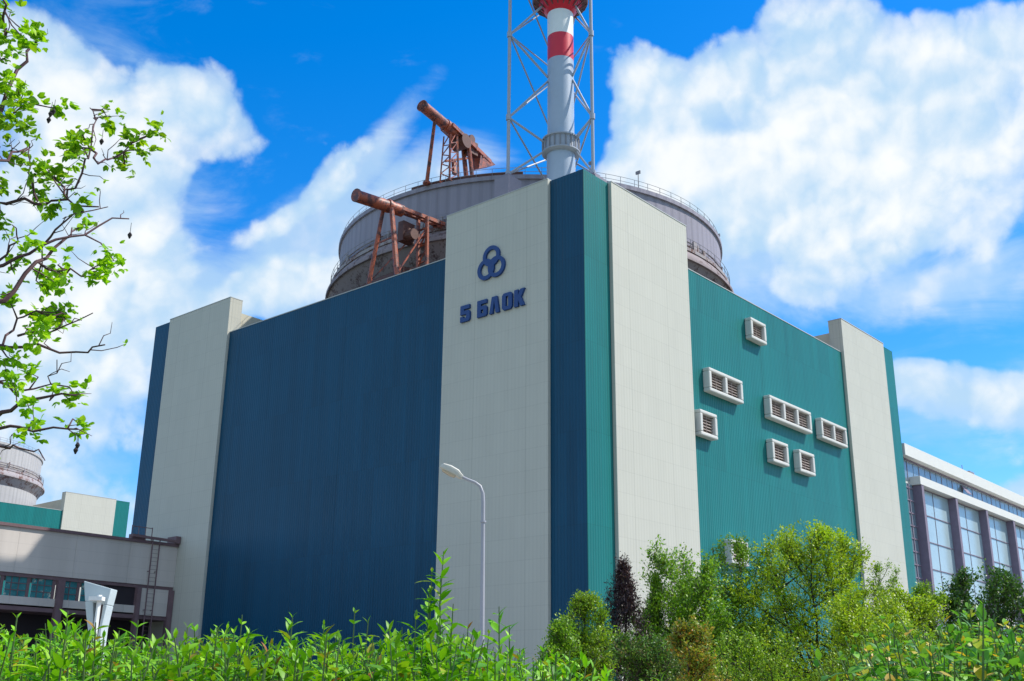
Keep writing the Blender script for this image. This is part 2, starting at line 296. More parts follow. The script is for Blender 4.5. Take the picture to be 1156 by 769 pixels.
# ------------------------------------------------------------------ reactor building
WD, ZT, ZM, S1, S2 = 66.0, 43.72+EYE, 39.63+EYE, 3.62, 15.9
DC = (-33.5, 33.0); DR = 24.3; DZ = 54.55+EYE
def reactor_building(ox, oy, label, main):
    t = thing('reactor_building', (ox, oy, 0), label, 'reactor building')
    def bx(name, mat, *boxes, bevel=0):
        m = MB()
        for b in boxes: m.box(b[0]+ox, b[1]+ox, b[2]+oy, b[3]+oy, b[4], b[5])
        return m.build(name, mat, t, bevel=bevel)
    w, a, b = WD, S1, S2; pr = 0.35
    # middle fields of the four faces
    bx('navy_wall', NAVY, (-(w-b), -b, 0.0, 1.0, 0, ZM)); bx('teal_wall', TEAL, (-1.0, 0.0, b, w-b, 0, ZM))
    bx('rear_wall', TEAL, (-(w-b), -b, w-1, w, 0, ZM)); bx('side_wall', NAVY, (-w, -w+1, b, w-b, 0, ZM))
    bx('roof', ROOF, (-w+1.0, -1.0, 1.0, w-1.0, ZM-1.2, ZM-0.45))
    # corner strips: thin skins either side of each corner
    for (cx, cy, sx, sy) in ((0, 0, -1, 1), (-w, 0, 1, 1), (0, w, -1, -1), (-w, w, 1, -1)):
        # strip on the face that looks along -Y / +Y
        bx('navy_strip', NAVY, tuple(v for v in (cx+sx*0.02, cx+sx*a, cy, cy+sy*1.2, 0, ZT)))
        bx('teal_strip', TEAL, (cx, cx+sx*0.019 if False else cx+sx*1.2, cy+sy*1.201, cy+sy*a, 0, ZT)) if False else bx('teal_strip', TEAL, (cx-sx*0.0, cx+sx*0.018, cy+sy*0.0, cy+sy*a, 0, ZT+0.0), (cx+sx*0.0185, cx+sx*1.2, cy+sy*1.202, cy+sy*a, 0, ZT))
        # beige panels stand proud of the strips
        bx('beige_panel', BEIGE, (cx+sx*(a+.002), cx+sx*b, cy-sy*pr, cy+sy*1.3, 0, ZT+.05))
        bx('beige_panel', BEIGE, (cx-sx*pr*-1*-1 if False else cx-sx*pr, cx+sx*1.3, cy+sy*(a+.002), cy+sy*b, 0, ZT+.05))
        # corner block behind the panels, a little lower
        bx('corner_block', CREAM, (cx+sx*1.31, cx+sx*(b-.45), cy+sy*1.31, cy+sy*(b-.45), ZM-0.44, ZT-1.25))
        bx('parapet_cap', TRIM, (cx+sx*(a+.0), cx+sx*(b+.02), cy-sy*(pr+.04), cy+sy*1.34, ZT+.052, ZT+.14), (cx-sx*(pr+.04), cx+sx*1.34, cy+sy*(a), cy+sy*(b+.02), ZT+.053, ZT+.141))
    bx('roof_flashing', TRIM, (-(w-b)+.02, -b-.02, -.04, 1.04, ZM+.003, ZM+.09)); bx('roof_flashing', TRIM, (-1.04, .04, b+.02, w-b-.02, ZM+.003, ZM+.09))
    # containment drum
    cx, cy = DC[0]+ox, DC[1]+oy
    d = MB(); d.lathe(cx, cy, [(DR, ZM-.4), (DR, 48.0+EYE)], 128); lo = d.build('drum_base', BROWN if main else DRUM6, t, smooth=True)  # near drum's brown holds rust plus painted shade below the ledge
    d = MB(); d.lathe(cx, cy, [(DR, 48.0+EYE), (DR, DZ-.5), (DR+.25, DZ-.5), (DR+.25, DZ), (DR-.6, DZ), (DR-.6, DZ-.6), (16, DZ+.1), (8, DZ+.7), (.05, DZ+1)], 128)
    dr = d.build('drum', DRUM if main else DRUM6, t, smooth=True)
    d = MB(); d.lathe(cx, cy, [(DR+.02, 48.9+EYE), (DR+1.0, 48.85+EYE), (DR+1.0, 48.45+EYE), (DR+.02, 48.45+EYE)], 128)
    ld = d.build('ledge', LEDGE, dr, smooth=True)
    d = MB(); d.lathe(cx, cy, [(DR+.03, 48.44+EYE), (DR+.85, 48.43+EYE), (DR+1.5, 47.5+EYE), (DR+1.5, 47.1+EYE), (DR+1.2, 47.1+EYE), (DR+.1, 45.4+EYE), (DR+.02, 45.3+EYE)], 128)
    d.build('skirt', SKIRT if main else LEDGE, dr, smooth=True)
    def ringrail(rad, z, n, h=1.1, r=.028):
        m = MB(); k = 128
        for hh in (h*.5, h):
            m.lathe(cx, cy, [(rad-r, z+hh), (rad, z+hh+r), (rad+r, z+hh), (rad, z+hh-r), (rad-r, z+hh)], k)
        for i in range(n):
            th = 2*math.pi*i/n; m.tube([(cx+rad*math.cos(th), cy+rad*math.sin(th), z), (cx+rad*math.cos(th), cy+rad*math.sin(th), z+h)], r*1.1, 4)
        return m
    ringrail(DR-.1, DZ, 84, 1.0).build('top_railing', RAIL, dr)
    ringrail(DR+.95, 48.85+EYE, 84, 1.1).build('ledge_railing', RAIL, dr)
    # pipe runs and boxes clipped to the drum above the ledge
    m = MB(); rn = random.Random(5)
    for z, rr in ((49.5, .12), (50.0, .09)):
        m.lathe(cx, cy, [(DR+.3-rr, z+EYE), (DR+.3, z+rr+EYE), (DR+.3+rr, z+EYE), (DR+.3, z-rr+EYE), (DR+.3-rr, z+EYE)], 96)
    for i in range(70):
        th = rn.uniform(0, 6.283); c, s = math.cos(th), math.sin(th); hh = rn.uniform(.3, 1.5)
        m.bar((cx+(DR+.35)*c, cy+(DR+.35)*s, 49.0+EYE), (cx+(DR+.35)*c, cy+(DR+.35)*s, 49.0+EYE+hh), rn.uniform(.15, .7), rn.uniform(.15, .3), (c, s, 0))
    m.build('pipe_run', LEDGE, dr)
    for deg in ((28, 36, -20, -34) if main else (20,)):
        th = R(deg); c, s = math.cos(th), math.sin(th); q = (cx+(DR-.2)*c, cy+(DR-.2)*s)
        m = MB(); hh = 2.2 if deg != 28 else 1.6; m.tube([(*q, DZ), (*q, DZ+hh)], .05, 5); m.box(q[0]-.3, q[0]+.3, q[1]-.08, q[1]+.08, DZ+hh-.25, DZ+hh+.1); m.build('antenna', RAIL, dr)
    return t, dr
rb, drum = reactor_building(0, 0, 'large square reactor building with navy, teal and beige walls, wide round drum and blue lettering', True)
rb6, drum6 = reactor_building(-182, 0, 'distant twin reactor building with round drum, seen past the left edge of the near one', False)

# --- protruding ventilation windows on the teal wall: (y0, y1, z0, z1, openings)
VW = [(27.0, 30.2, 35.3, 37.55, 1), (18.25, 24.55, 27.85, 30.15, 2), (16.3, 19.3, 23.3, 25.7, 1), (29.95, 39.2, 27.65, 30.0, 3),
      (41.55, 48.0, 27.65, 29.95, 2), (29.9, 33.3, 23.1, 25.45, 1), (35.7, 39.2, 23.05, 25.4, 1), (20.6, 23.8, 12.2, 14.4, 1)]
names = ['single louvred vent window highest on the teal wall', 'double louvred vent window beside the beige panel', 'single vent window lowest left, close to the beige panel', 'triple louvred vent window in the middle of the wall',
         'double louvred vent window at the far end of the wall', 'single vent window under the triple one, nearer side', 'single vent window under the triple one, farther side', 'low vent window half hidden behind the trees']
for (y0, y1, z0, z1, n), lb in zip(VW, names):
    z0 += EYE; z1 += EYE; dp = 0.75; fw = 0.43
    m = MB(); w_ = (y1-y0-fw*(n+1))/n
    m.box(0.002, dp, y0, y1, z0, z0+fw*.8); m.box(0.002, dp, y0, y1, z1-fw*.8, z1)
    for i in range(n+1):
        yy = y0+i*(w_+fw); m.box(0.002, dp, yy, yy+fw, z0+fw*.8+.001, z1-fw*.8-.001)
    fr = m.build('vent_window', FRAMEM, rb, bevel=.09, label=lb)
    for i in range(n):
        ya = y0+fw+i*(w_+fw); m = MB(); za, zb = z0+fw*.8, z1-fw*.8
        m.box(.003, .05, ya, ya+w_, za, zb)
        k = 6
        for j in range(k):
            zz = za+(j+.5)*(zb-za)/k; m.bar((.36, ya+.02, zz), (.36, ya+w_-.02, zz), .26, .05, (.7, 0, .7))
        m.bar((.42, ya+w_*.5, za), (.42, ya+w_*.5, zb), .05, .05)
        m.build('louvre', LOUV, fr)

# --- emblem and lettering on the beige panel of the shaded face (y = -0.35)
YF = -0.352
def ring(m, cx, cz, ro, ri, y0, t, n=40):
    vs = []; fs = []
    for j in range(n):
        a = 2*math.pi*j/n
        for r_ in (ri, ro):
            vs.append((cx+r_*math.cos(a), y0, cz+r_*math.sin(a))); vs.append((cx+r_*math.cos(a), y0-t, cz+r_*math.sin(a)))
    for j in range(n):
        b0 = 4*j; b1 = 4*((j+1) % n)
        fs += [(b0+1, b0+3, b1+3, b1+1), (b0+2, b0, b1, b1+2), (b0+3, b0+2, b1+2, b1+3), (b0, b0+1, b1+1, b1)]
    m.add(vs, fs)
m = MB(); zc = 37.45+EYE; xc = -10.0
ring(m, xc, zc+.66, 1.0, .63, YF, .20); ring(m, xc-.63, zc-.48, 1.0, .63, YF, .203); ring(m, xc+.63, zc-.48, 1.0, .63, YF, .206)
ring(m, xc, zc-.1, .40, .12, YF, .209)
m.build('emblem', SIGNM, rb)
def letter(ch, x, z, w=1.16, h=1.56, t=.22):
    P = {  # polygons on a 0..1 grid, several overlapping-free pieces
        '5': [[(0,.44),(0,1),(.95,1),(.95,.76),(.38,.76),(.38,.66),(.62,.66),(.62,.44)], [(.62,.66),(.85,.66),(1,.54),(1,.12),(.85,0),(.62,0)], [(0,0),(.62,0),(.62,.22),(0,.22)], [(0,.22),(.34,.22),(.34,.32),(0,.32)]],
        'Б': [[(0,0),(0,1),(.38,1),(.38,0)], [(.38,.77),(.38,1),(.96,1),(.96,.77)], [(.38,.42),(.38,.64),(.84,.64),(.98,.54),(.64,.42)], [(.64,.42),(.98,.54),(1,.45),(1,.1),(.86,0),(.64,0)], [(.38,0),(.38,.2),(.64,.2),(.64,0)]],
        'Л': [[(0,0),(.24,1),(.52,1),(.34,0)], [(.52,1),(.49,.72),(.66,.0),(1,0),(.76,1)]],
        'О': [[(0,.14),(0,.86),(.37,.80),(.37,.20)], [(.63,.20),(.63,.80),(1,.86),(1,.14)], [(0,.86),(.16,1),(.84,1),(1,.86),(.63,.80),(.37,.80)], [(0,.14),(.37,.2),(.63,.2),(1,.14),(.84,0),(.16,0)]],
        'К': [[(0,0),(0,1),(.38,1),(.38,0)], [(.38,.38),(.38,.64),(.60,1),(1,1),(.66,.52)], [(.44,.54),(.66,.52),(1,0),(.60,0),(.38,.38)]]}[ch]
    m = MB()
    for i, poly in enumerate(P): m.prism([(a*w, b*h) for a, b in poly], (x, YF, z), (1,0,0), (0,0,1), (0,-1,0), t+.001*i)
    nm = {'5': 'digit', }.get(ch, 'letter'); return m.build(nm, SIGNM, rb)
for ch, u0 in (('5', 521.4), ('Б', 540.3), ('Л', 554.0), ('О', 568.2), ('К', 582.0)):
    x = on(1, -.35, u0, 355)[0]; letter(ch, x, 32.55+EYE)

# ------------------------------------------------------------------ vent stack in its lattice tower
sx_, sy_ = -10.95, 10.9
vs_ = thing('vent_stack', (sx_, sy_, ZM), 'tall grey ventilation stack with red and white bands inside a steel lattice tower', 'chimney')
def lat(name, mat, prof, par, n=40):
    m = MB(); m.lathe(sx_, sy_, [(r, z+EYE) for r, z in prof], n); return m.build(name, mat, par, smooth=True)
ZR = ZM-EYE-.4
lat('stack_pipe', STACKM, [(1.46, ZR), (1.46, 53.2), (1.38, 53.2), (1.38, 64.1)], vs_)
lat('white_band', STACKW, [(1.38, 64.1+2.9), (1.38, 69.85)], vs_); lat('red_band', STACKR, [(1.38, 64.1), (1.38, 67.0)], vs_)
lat('red_band', STACKR, [(1.38, 69.85), (1.42, 69.9), (2.3, 71.2), (2.3, 71.6), (1.5, 71.6), (1.5, 76)], vs_)
z = 76
while z < 98:
    lat('white_band', STACKW, [(1.38, z), (1.38, z+5)], vs_); lat('red_band', STACKR, [(1.38, z+5), (1.38, z+10)], vs_); z += 10
cl = lat('collar', STEEL, [(1.47, 53.1), (1.75, 53.15), (1.95, 53.3), (1.95, 53.42), (1.78, 53.45), (1.78, 54.7), (1.95, 54.75), (1.95, 54.9), (1.39, 54.95)], vs_)
m = MB()
for i in range(20):
    a = 2*math.pi*i/20; m.bar((sx_+1.9*math.cos(a), sy_+1.9*math.sin(a), 53.4+EYE), (sx_+1.9*math.cos(a), sy_+1.9*math.sin(a), 54.8+EYE), .09, .09)
m.build('collar_rib', RAIL, cl)
pf = lat('platform', BROWN, [(1.5, 71.3), (2.9, 71.3), (3.0, 71.5), (1.5, 71.5)], vs_)
m = MB()
for i in range(18):
    a = 2*math.pi*i/18; c, s = math.cos(a), math.sin(a)
    m.bar((sx_+1.6*c, sy_+1.6*s, 70.3+EYE), (sx_+2.9*c, sy_+2.9*s, 71.3+EYE), .1, .12); m.tube([(sx_+2.95*c, sy_+2.95*s, 71.5+EYE), (sx_+2.95*c, sy_+2.95*s, 72.7+EYE)], .05, 5)
m.build('platform_bracket', BROWN, pf)
LEGS = [(-14.12, 6.35), (-7.47, 11.65), (-14.9, 15.9)]
NZ = [50.3, 56.7, 66.5, 76.3, 86.1, 95.9]
for i, (lx, ly) in enumerate(LEGS):
    m = MB(); m.tube([(lx, ly, NZ[0]+EYE), (lx, ly, NZ[-1]+EYE)], .18, 10)
    for zz in NZ: m.tube([(lx, ly, zz-.3+EYE), (lx, ly, zz+.3+EYE)], .28, 10)
    lg = m.build('tower_leg', STEEL, vs_, smooth=True)
    m = MB(); m.box(lx-.95, lx+.95, ly-.95, ly+.95, ZR+EYE, 49.6+EYE); m.box(lx-.5, lx+.5, ly-.5, ly+.5, 49.6+EYE, 50.1+EYE); m.build('pedestal', DRUMF, lg)
def brace(p, q, r=.10, mat=STEEL):
    m = MB(); m.tube([p, q], r, 6); return m.build('brace', mat, vs_, smooth=True)
for k in range(len(NZ)-1):
    z0, z1 = NZ[k]+EYE, NZ[k+1]+EYE
    for i, j in ((0, 2), (1, 2)):
        a, b = LEGS[i], LEGS[j]; brace((*a, z0), (*b, z1)); brace((*b, z0), (*a, z1)); brace((*a, z1), (*b, z1), .08)
    for i in (0, 1):      # struts tying the front legs to the pipe
        a = LEGS[i]; zz = (z0*.45+z1*.55) if k else 54.2+EYE
        d = np.array([a[0]-sx_, a[1]-sy_]); d /= np.linalg.norm(d)
        brace((*a, z1), (sx_+1.4*d[0], sy_+1.4*d[1], zz), .12); brace((*a, z0), (sx_+1.4*d[0], sy_+1.4*d[1], zz-.5), .12)

# ------------------------------------------------------------------ rusty steel roof cranes
E_ = EYE
c1 = thing('roof_crane', (-26, 1.3, ZM), 'rusty tube boom on A-frame legs at the roof edge, lower of the two', 'crane')
m = MB(); pts = [(-26.4, -3.4, 48.25+E_), (-26.1, 1.2, 48.5+E_)]
m.tube([(-26.4, -2.8, 48.3+E_), (-26.05, 3.2, 48.7+E_)], .64, 20); m.tube([(-26.36, -2.85, 48.33+E_), (-26.36, -2.7, 48.34+E_)], .70, 20)
m.tube([(-26.13, 1.2, 48.6+E_), (-26.12, 1.5, 48.6+E_)], .72, 20); m.build('boom_tube', RUST, c1, smooth=True)
m = MB(); m.bar((-26.45, 2.8, 48.9+E_), (-26.1, 9.0, 49.1+E_), .5, .55); m.bar((-25.6, 2.8, 48.7+E_), (-25.3, 8.8, 48.9+E_), .35, .4)
for i in range(6): m.bar((-26.4, 3.2+i, 48.75+E_), (-25.5, 3.7+i, 48.65+E_), .16, .2)
m.build('boom_girder', RUST, c1)
def leg(par, p, q, r=.24, mat=RUST, sm=8):
    m = MB(); m.tube([p, q], [r, r*.85], sm); m.tube([p, tuple(np.array(p)+np.array([0, 0, .25]))], r*2.0, sm); return m.build('leg', mat, par, smooth=True)
leg(c1, (-28.1, .9, ZM), (-26.7, 1.2, 48.2+E_)); leg(c1, (-23.7, .9, ZM), (-25.5, 1.3, 48.1+E_), .3)
m = MB(); m.bar((-28.6, .9, ZM+.3), (-23.2, .9, ZM+.3), .5, .5); m.build('base_beam', RUSTD, c1)
m = MB()
for xx in (-26.2, -24.9):
    m.bar((xx, 6.2, ZM-.3), (xx, 5.8, 48.6+E_), .3, .3)
for i in range(9):
    zz = ZM+.3+i*.95; m.bar((-26.2, 6.15, zz), (-24.9, 6.1, zz+.1), .14, .16)
for i in range(4):
    zz = ZM+.3+i*1.9; m.bar((-26.2, 6.15, zz), (-24.9, 6.1, zz+1.9), .1, .12)
m.build('ladder_mast', RUST, c1)
m = MB(); m.box(-27.3, -26.3, 3.5, 6.5, ZM-.4, ZM+3.2); m.build('machine_box', RUSTD, c1)
m = MB(); m.box(-26.9, -26.1, 3.6, 5.2, 45.6+E_, 47.8+E_); m.tube([(-26.2, 4.3, 46.2+E_), (-25.1, 4.3, 46.2+E_)], .6, 16); m.build('winch', RUSTD, c1)
m = MB()
m.bar((-28.0, 1.1, ZM+1.0), (-26.2, 6.0, 47.6+E_), .12, .14); m.bar((-23.9, 1.1, ZM+1.0), (-25.0, 6.0, 47.6+E_), .12, .14); m.bar((-27.4, 1.1, 44.6+E_), (-24.9, 1.1, 44.7+E_), .12, .14)
m.build('cross_brace', RUST, c1)

c2 = thing('roof_crane', (-26.3, 10.5, DZ), 'rusty jib crane with tilted tube boom and red wedge counterweight on the drum top', 'crane')
def q2(u, v): # plane through the crane, nearly square to the rim
    P0 = np.array([-26., 9, 0]); dr = np.array([.1, -1, 0]); n = np.array([dr[1], -dr[0], 0]); d = ray(u, v); tt = ((P0-CAM)@n)/(d@n); p = CAM+tt*d; return np.array([p[0], p[1], p[2]+EYE])
A, B, Cc, D_ = q2(476, 119), q2(512, 149), q2(528, 163), q2(549, 188)
m = MB(); dd = (B-A)/np.linalg.norm(B-A)
m.tube([A, B], .62, 20); m.tube([A, A+dd*.15], .68, 20); m.tube([B-dd*1.6, B-dd*.1], .72, 20); m.tube([B-dd*.1, Cc], [.42, .38], 14); m.build('boom_tube', RUST, c2, smooth=True)
lat_ = np.array([1., .1, 0])/1.005
m = MB()
for s in (-.75, .75):
    m.bar(B-dd*1.2+lat_*s, D_+lat_*s*.8+np.array([0, 0, .4]), .3, .45); 
for f in (.15, .35, .55, .75): p = B*(1-f)+D_*f; m.bar(p-lat_*.8, p+lat_*.8, .2, .25)
m.build('boom_girder', RUST, c2)
m = MB(); a0 = q2(538, 172)-lat_*.7; tri = [a0, q2(535, 192)-lat_*.7, q2(554, 188)-lat_*.7, q2(545, 179)-lat_*.7]
vs = [tuple(p) for p in tri]+[tuple(p+lat_*1.4) for p in tri]; m.add(vs, [(3,2,1,0),(4,5,6,7)]+[(i, (i+1) % 4, 4+(i+1) % 4, 4+i) for i in range(4)]); m.build('counterweight', RUST, c2)
m = MB(); p = (B+Cc)/2; m.tube([p-lat_*.9+(0, 0, -.6), p+lat_*.9+(0, 0, -.6)], .85, 18); m.tube([Cc-lat_*.7+(0, 0, .5), Cc+lat_*.7+(0, 0, .5)], .5, 14); m.box(Cc[0]-.5, Cc[0]+.5, Cc[1]-.2, Cc[1]+1.2, Cc[2]-1.2, Cc[2]+.4)
m.build('winch_drum', RUSTD, c2)
leg(c2, tuple(on(2, DZ-EYE, 478, 206)+np.array([0, .5, 0])), tuple(q2(491, 135)), .22)
f1, f2 = q2(502, 200), q2(513, 197)
m = MB(); ta, tb = q2(505, 153), q2(512, 150)
for s in (-.7, .7):
    m.bar((f1[0]+s, f1[1], DZ), ta+lat_*s*.7, .16, .16); m.bar((f2[0]+s, f2[1], DZ), tb+lat_*s*.7, .2, .2)
    for i in range(5):
        g0, g1 = i/5, (i+1)/5; pa = np.array([f1[0]+s, f1[1], DZ])*(1-g0)+(ta+lat_*s*.7)*g0; pb = np.array([f2[0]+s, f2[1], DZ])*(1-g1)+(tb+lat_*s*.7)*g1; m.bar(pa, pb, .09, .1)
        pc = np.array([f2[0]+s, f2[1], DZ])*(1-g0)+(tb+lat_*s*.7)*g0; m.bar(pa, pc, .09, .1)
m.build('lattice_mast', RUST, c2)
g3 = q2(534, 198); leg(c2, (g3[0]-.6, g3[1], DZ), tuple(q2(526, 158)-lat_*.5), .3); leg(c2, (g3[0]+.8, g3[1]-.6, DZ), tuple(q2(524, 156)+lat_*.5), .26)
m = MB(); m.tube([q2(516, 180)-lat_*.5, q2(513, 196)], .28, 8); m.bar(q2(503, 182), q2(533, 178), .2, .24); m.build('cross_brace', RUST, c2)
b0, b1 = q2(468, 211), q2(532, 197)
m = MB(); cc = np.array([DC[0], DC[1]])
for s in (DR-.5, DR-2.6):
    th0 = math.atan2(6.0-DC[1]+2.4, -30.5-DC[0]); prev = None
    for i in range(9):
        th = R(-84)+R(32)*i/8; p = (DC[0]+s*math.cos(th), DC[1]+s*math.sin(th), DZ+.35)
        if prev: m.bar(prev, p, .45, .55)
        prev = p
m.build('curved_rail', RUSTD, c2)

# ------------------------------------------------------------------ turbine hall to the right
GLASS = plain('pale_glazing', (0.34, 0.45, 0.50), 0.22, var=0.18, scale=0.25)
GLASS2 = plain('strip_window_glass', (0.16, 0.22, 0.27), 0.2, var=0.5, scale=0.35)
COLM = plain('column_brown', (0.20, 0.165, 0.23), 0.7, var=0.2)
HALLW = plain('hall_white', (0.66, 0.66, 0.63), 0.7, var=0.07, scale=.5)
th_ = thing('turbine_hall', (-8, 70, 0), 'long turbine hall with pale glazing between dark columns, right of the reactor building', 'turbine hall')
def hb(name, mat, *bs, bevel=0, par=None):
    m = MB()
    for b in bs: m.box(*b)
    return m.build(name, mat, par or th_, bevel=bevel)
Y0, Y1 = 66.6, 190.0
hb('hall_wall', HALLW, (-40, -.8, Y0, Y1, 0, 26.5+E_)); hb('upper_storey', HALLW, (-38, -.9, Y0, Y1, 26.52+E_, 30.05+E_))
hb('roof_fascia', HALLW, (-39, .1, Y0, Y1, 30.25+E_, 31.75+E_)); hb('eaves_band', COLM, (-38.5, -.7, Y0, Y1, 30.06+E_, 30.245+E_))
hb('front_beam', HALLW, (-.89, .55, Y0+2.9, Y1, 26.9+E_, 27.95+E_))
m = MB()
y = Y0+.5; i = 0; rn = random.Random(3)
while y < Y1-3:
    m = MB(); m.box(-.899, -.83, y+.1, y+3.9, 27.4+E_, 29.95+E_); w_ = m.build('strip_window', GLASS2, th_)
    m = MB(); m.box(-.829, -.78, y+1.9, y+2.0, 27.5+E_, 29.94+E_); m.build('mullion', COLM, w_); y += 4
m = MB(); m.add([(-.77, 88.4, 29.8+E_), (-.77, 90.2, 29.8+E_), (.0, 90.2, 28.6+E_), (.0, 88.4, 28.6+E_), (-.77, 88.4, 29.72+E_), (-.77, 90.2, 29.72+E_), (-.05, 90.2, 28.55+E_), (-.05, 88.4, 28.55+E_)], [(0,1,2,3),(7,6,5,4),(0,4,5,1),(1,5,6,2),(2,6,7,3),(3,7,4,0)]); m.build('open_casement', COLM, th_)
k = 0
for yc in [70.2+12.0*i for i in range(10)]:
    hb('column', COLM, (-.79, .5, yc-.38, yc+.38, 4, 26.9+E_-.003), bevel=.03)
    if yc+12 < Y1:
        g = hb('glazing', GLASS, (-.79, -.55, yc+.4, yc+11.6, 13.3+E_, 26.98+E_)); m = MB()
        for zz in (13.4, 16.7, 20.1, 23.5, 26.8): m.box(-.549, -.45, yc+.4, yc+11.6, zz-.05+E_, zz+.05+E_)
        m.box(-.5485, -.5, yc+5.97, yc+6.03, 13.3+E_, 26.9+E_)
        m.build('glazing_bar', COLM, g)
        g = hb('lower_glazing', GLASS2, (-.79, -.6, yc+.4, yc+11.6, 4, 11.3+E_))
g = hb('glazing', GLASS2, (-.79, -.6, Y0+.1, 69.6, 5+E_, 26.9+E_)); m = MB()
for i in range(14): m.box(-.599, -.5, Y0+.1, 69.6, 5.5+i*1.6+E_, 5.65+i*1.6+E_)
m.box(-.598, -.5, 68.1, 68.25, 5+E_, 26.9+E_); m.build('glazing_bar', COLM, g)
m = MB(); m.box(-2, -.5, 92, 94, 31.76+E_, 32.4+E_); m.tube([(-.5, 89, 31.76+E_), (-.5, 89, 32.7+E_)], .06, 5); m.build('roof_vent', RAIL, th_)

# ------------------------------------------------------------------ elevated gallery on the left
GALW = cladding('gallery_panel', (0.60, 0.545, 0.50), 7.0, 6.0, 0.05, 0.8, 0.16, hseam=1.15)
GALT = plain('gallery_trim', (0.16, 0.10, 0.11), 0.7, var=0.3)
GGL = plain('gallery_glass', (0.05, 0.22, 0.24), 0.15, var=0.6, scale=0.9, col2=(0.45, 0.48, 0.40), thr=(0.56, 0.6))
gx = -55.5
ga = thing('link_gallery', (gx-2.5, -30, 0), 'elevated pale link gallery with a strip of windows, joining the navy wall at lower left', 'gallery')
def gb(name, mat, *bs, par=None):
    m = MB()
    for b in bs: m.box(*b)
    return m.build(name, mat, par or ga)
gb('parapet_wall', GALW, (gx-5, gx, -90, -.37, 11.6+E_, 15.9+E_)); gb('roof_cap', GALT, (gx-5.2, gx+.22, -90, -.4, 15.903+E_, 16.2+E_))
gb('lintel', GALT, (gx-4.9, gx-.1, -90, -.4, 11.25+E_, 11.597+E_))
gb('sill_band', GALW, (gx-5, gx-.05, -90, -4.4, 8.65+E_, 9.4+E_)); gb('end_panel', GALW, (gx-5, gx+.03, -4.3, -.38, 8.5+E_, 11.247+E_))
gb('floor_slab', GALT, (gx-5, gx-.12, -90, -.4, 8.1+E_, 8.497+E_))
gb('under_wall', DARK, (gx-4.8, gx-4, -90, -.4, 0, 8.09+E_))  # shade of the void below the gallery, painted as a near-black wall
y = -8.4
gb('door_bay', DARK, (gx-1, gx-.3, -8.3, -4.4, 9.41+E_, 11.24+E_))
m = MB()
while y > -88:
    g = gb('window', GGL, (gx-.42, gx-.3, y-2.3, y-.25, 9.41+E_, 11.24+E_)); m = MB()
    m.box(gx-.299, gx-.2, y-.25, y+.05, 9.41+E_, 11.24+E_)
    for q in (.78, 1.5): m.box(gx-.298, gx-.24, y-.25-q-.04, y-.25-q+.04, 9.41+E_, 11.24+E_)
    for zz in (10.0, 10.65): m.box(gx-.297, gx-.245, y-2.3, y-.25, zz-.035+E_, zz+.035+E_)
    m.build('window_frame', GALT, g); y -= 2.6
for yy in (-13.1, -30, -47, -64): gb('pier', GALT, (gx-.28, gx+.25, yy-.35, yy+.35, 0, 11.24+E_))
gb('pier', GALT, (gx-.3, gx+.28, -.95, -.4, 0, 11.24+E_)); gb('pier', GALT, (gx-.3, gx+.3, -4.75, -4.3, 0, 11.24+E_))
m = MB()
for yy in (-3.75, -2.9): m.bar((gx+.45, yy, 2), (gx+.45, yy, 16.6+E_), .10, .10)
for i in range(36): m.bar((gx+.45, -3.75, 2.3+i*.42), (gx+.45, -2.9, 2.3+i*.42), .03, .03)
for zz in (5, 9, 13): m.bar((gx, -3.75, zz+E_), (gx+.45, -3.75, zz+E_), .08, .08); m.bar((gx, -2.9, zz+E_), (gx+.45, -2.9, zz+E_), .08, .08)
m.build('wall_ladder', GALT, ga)
m = MB(); m.box(gx-1.2, gx+.5, -1.0, -.42, 16.21+E_, 17.0+E_); m.bar((gx+.4, -6.2, 16.5+E_), (gx+.4, -.8, 16.45+E_), .3, .25)
for yy in (-6.2, -5.4, -4.6, -3.8): m.tube([(gx+.2, yy, 16.2+E_), (gx+.2, yy, 17.6+E_)], .05, 5)
m.bar((gx+.2, -6.2, 17.5+E_), (gx+.2, -3.8, 17.5+E_), .07, .07); m.box(gx-.8, gx-.1, -5.9, -4.3, 16.21+E_, 16.75+E_); m.build('roof_gear', GALT, ga)

# ------------------------------------------------------------------ white flared pylon
PD = 38.0; pylw = plain('pylon_white', (0.47, 0.54, 0.56), 0.55, var=0.08)
def pq(u, v): return at(u, v, PD)
base = at(107, 720, PD); py = thing('flared_pylon', (base[0], base[1], 0), 'white flared pylon with a dark slot, standing in front of the gallery', 'pylon')
o3 = at(107, 720, PD); Rl = RH
def loc2(u, v): p = at(u, v, PD); return ((p-o3)@Rl, p[2])
L = [loc2(*q) for q in [(92, 655), (100, 659), (112, 662), (127, 665), (123, 680)]]
def strip(pl, pr_, t, name, mat, parent, off=0):
    """solid between two edge polylines (left, right), same count, from top to bottom"""
    m = MB(); N = FH; vs = []; n = len(pl)
    for a, b in zip(pl, pr_):
        for (s_, z_) in (a, b):
            for d_ in (off, off+t): q = o3+Rl*s_; vs.append((q[0]+N[0]*d_, q[1]+N[1]*d_, z_))
    fs = []
    for i in range(n-1):
        a = 4*i; b = a+4; fs += [(a, a+2, b+2, b), (a+1, b+1, b+3, a+3), (a, b, b+1, a+1), (a+2, a+3, b+3, b+2)]
    fs += [(0, 1, 3, 2), (4*(n-1), 4*(n-1)+2, 4*(n-1)+3, 4*(n-1)+1)]
    m.add(vs, fs); return m.build(name, mat, parent, bevel=.02)
g = lambda *q: [loc2(*x) for x in q]
s107 = loc2(99, 712)[0]; s115 = loc2(114, 712)[0]
strip(g((92, 655), (92.5, 665), (93.5, 678)), g((127, 665), (125.5, 671), (122, 683)), .6, 'flared_head', pylw, py)
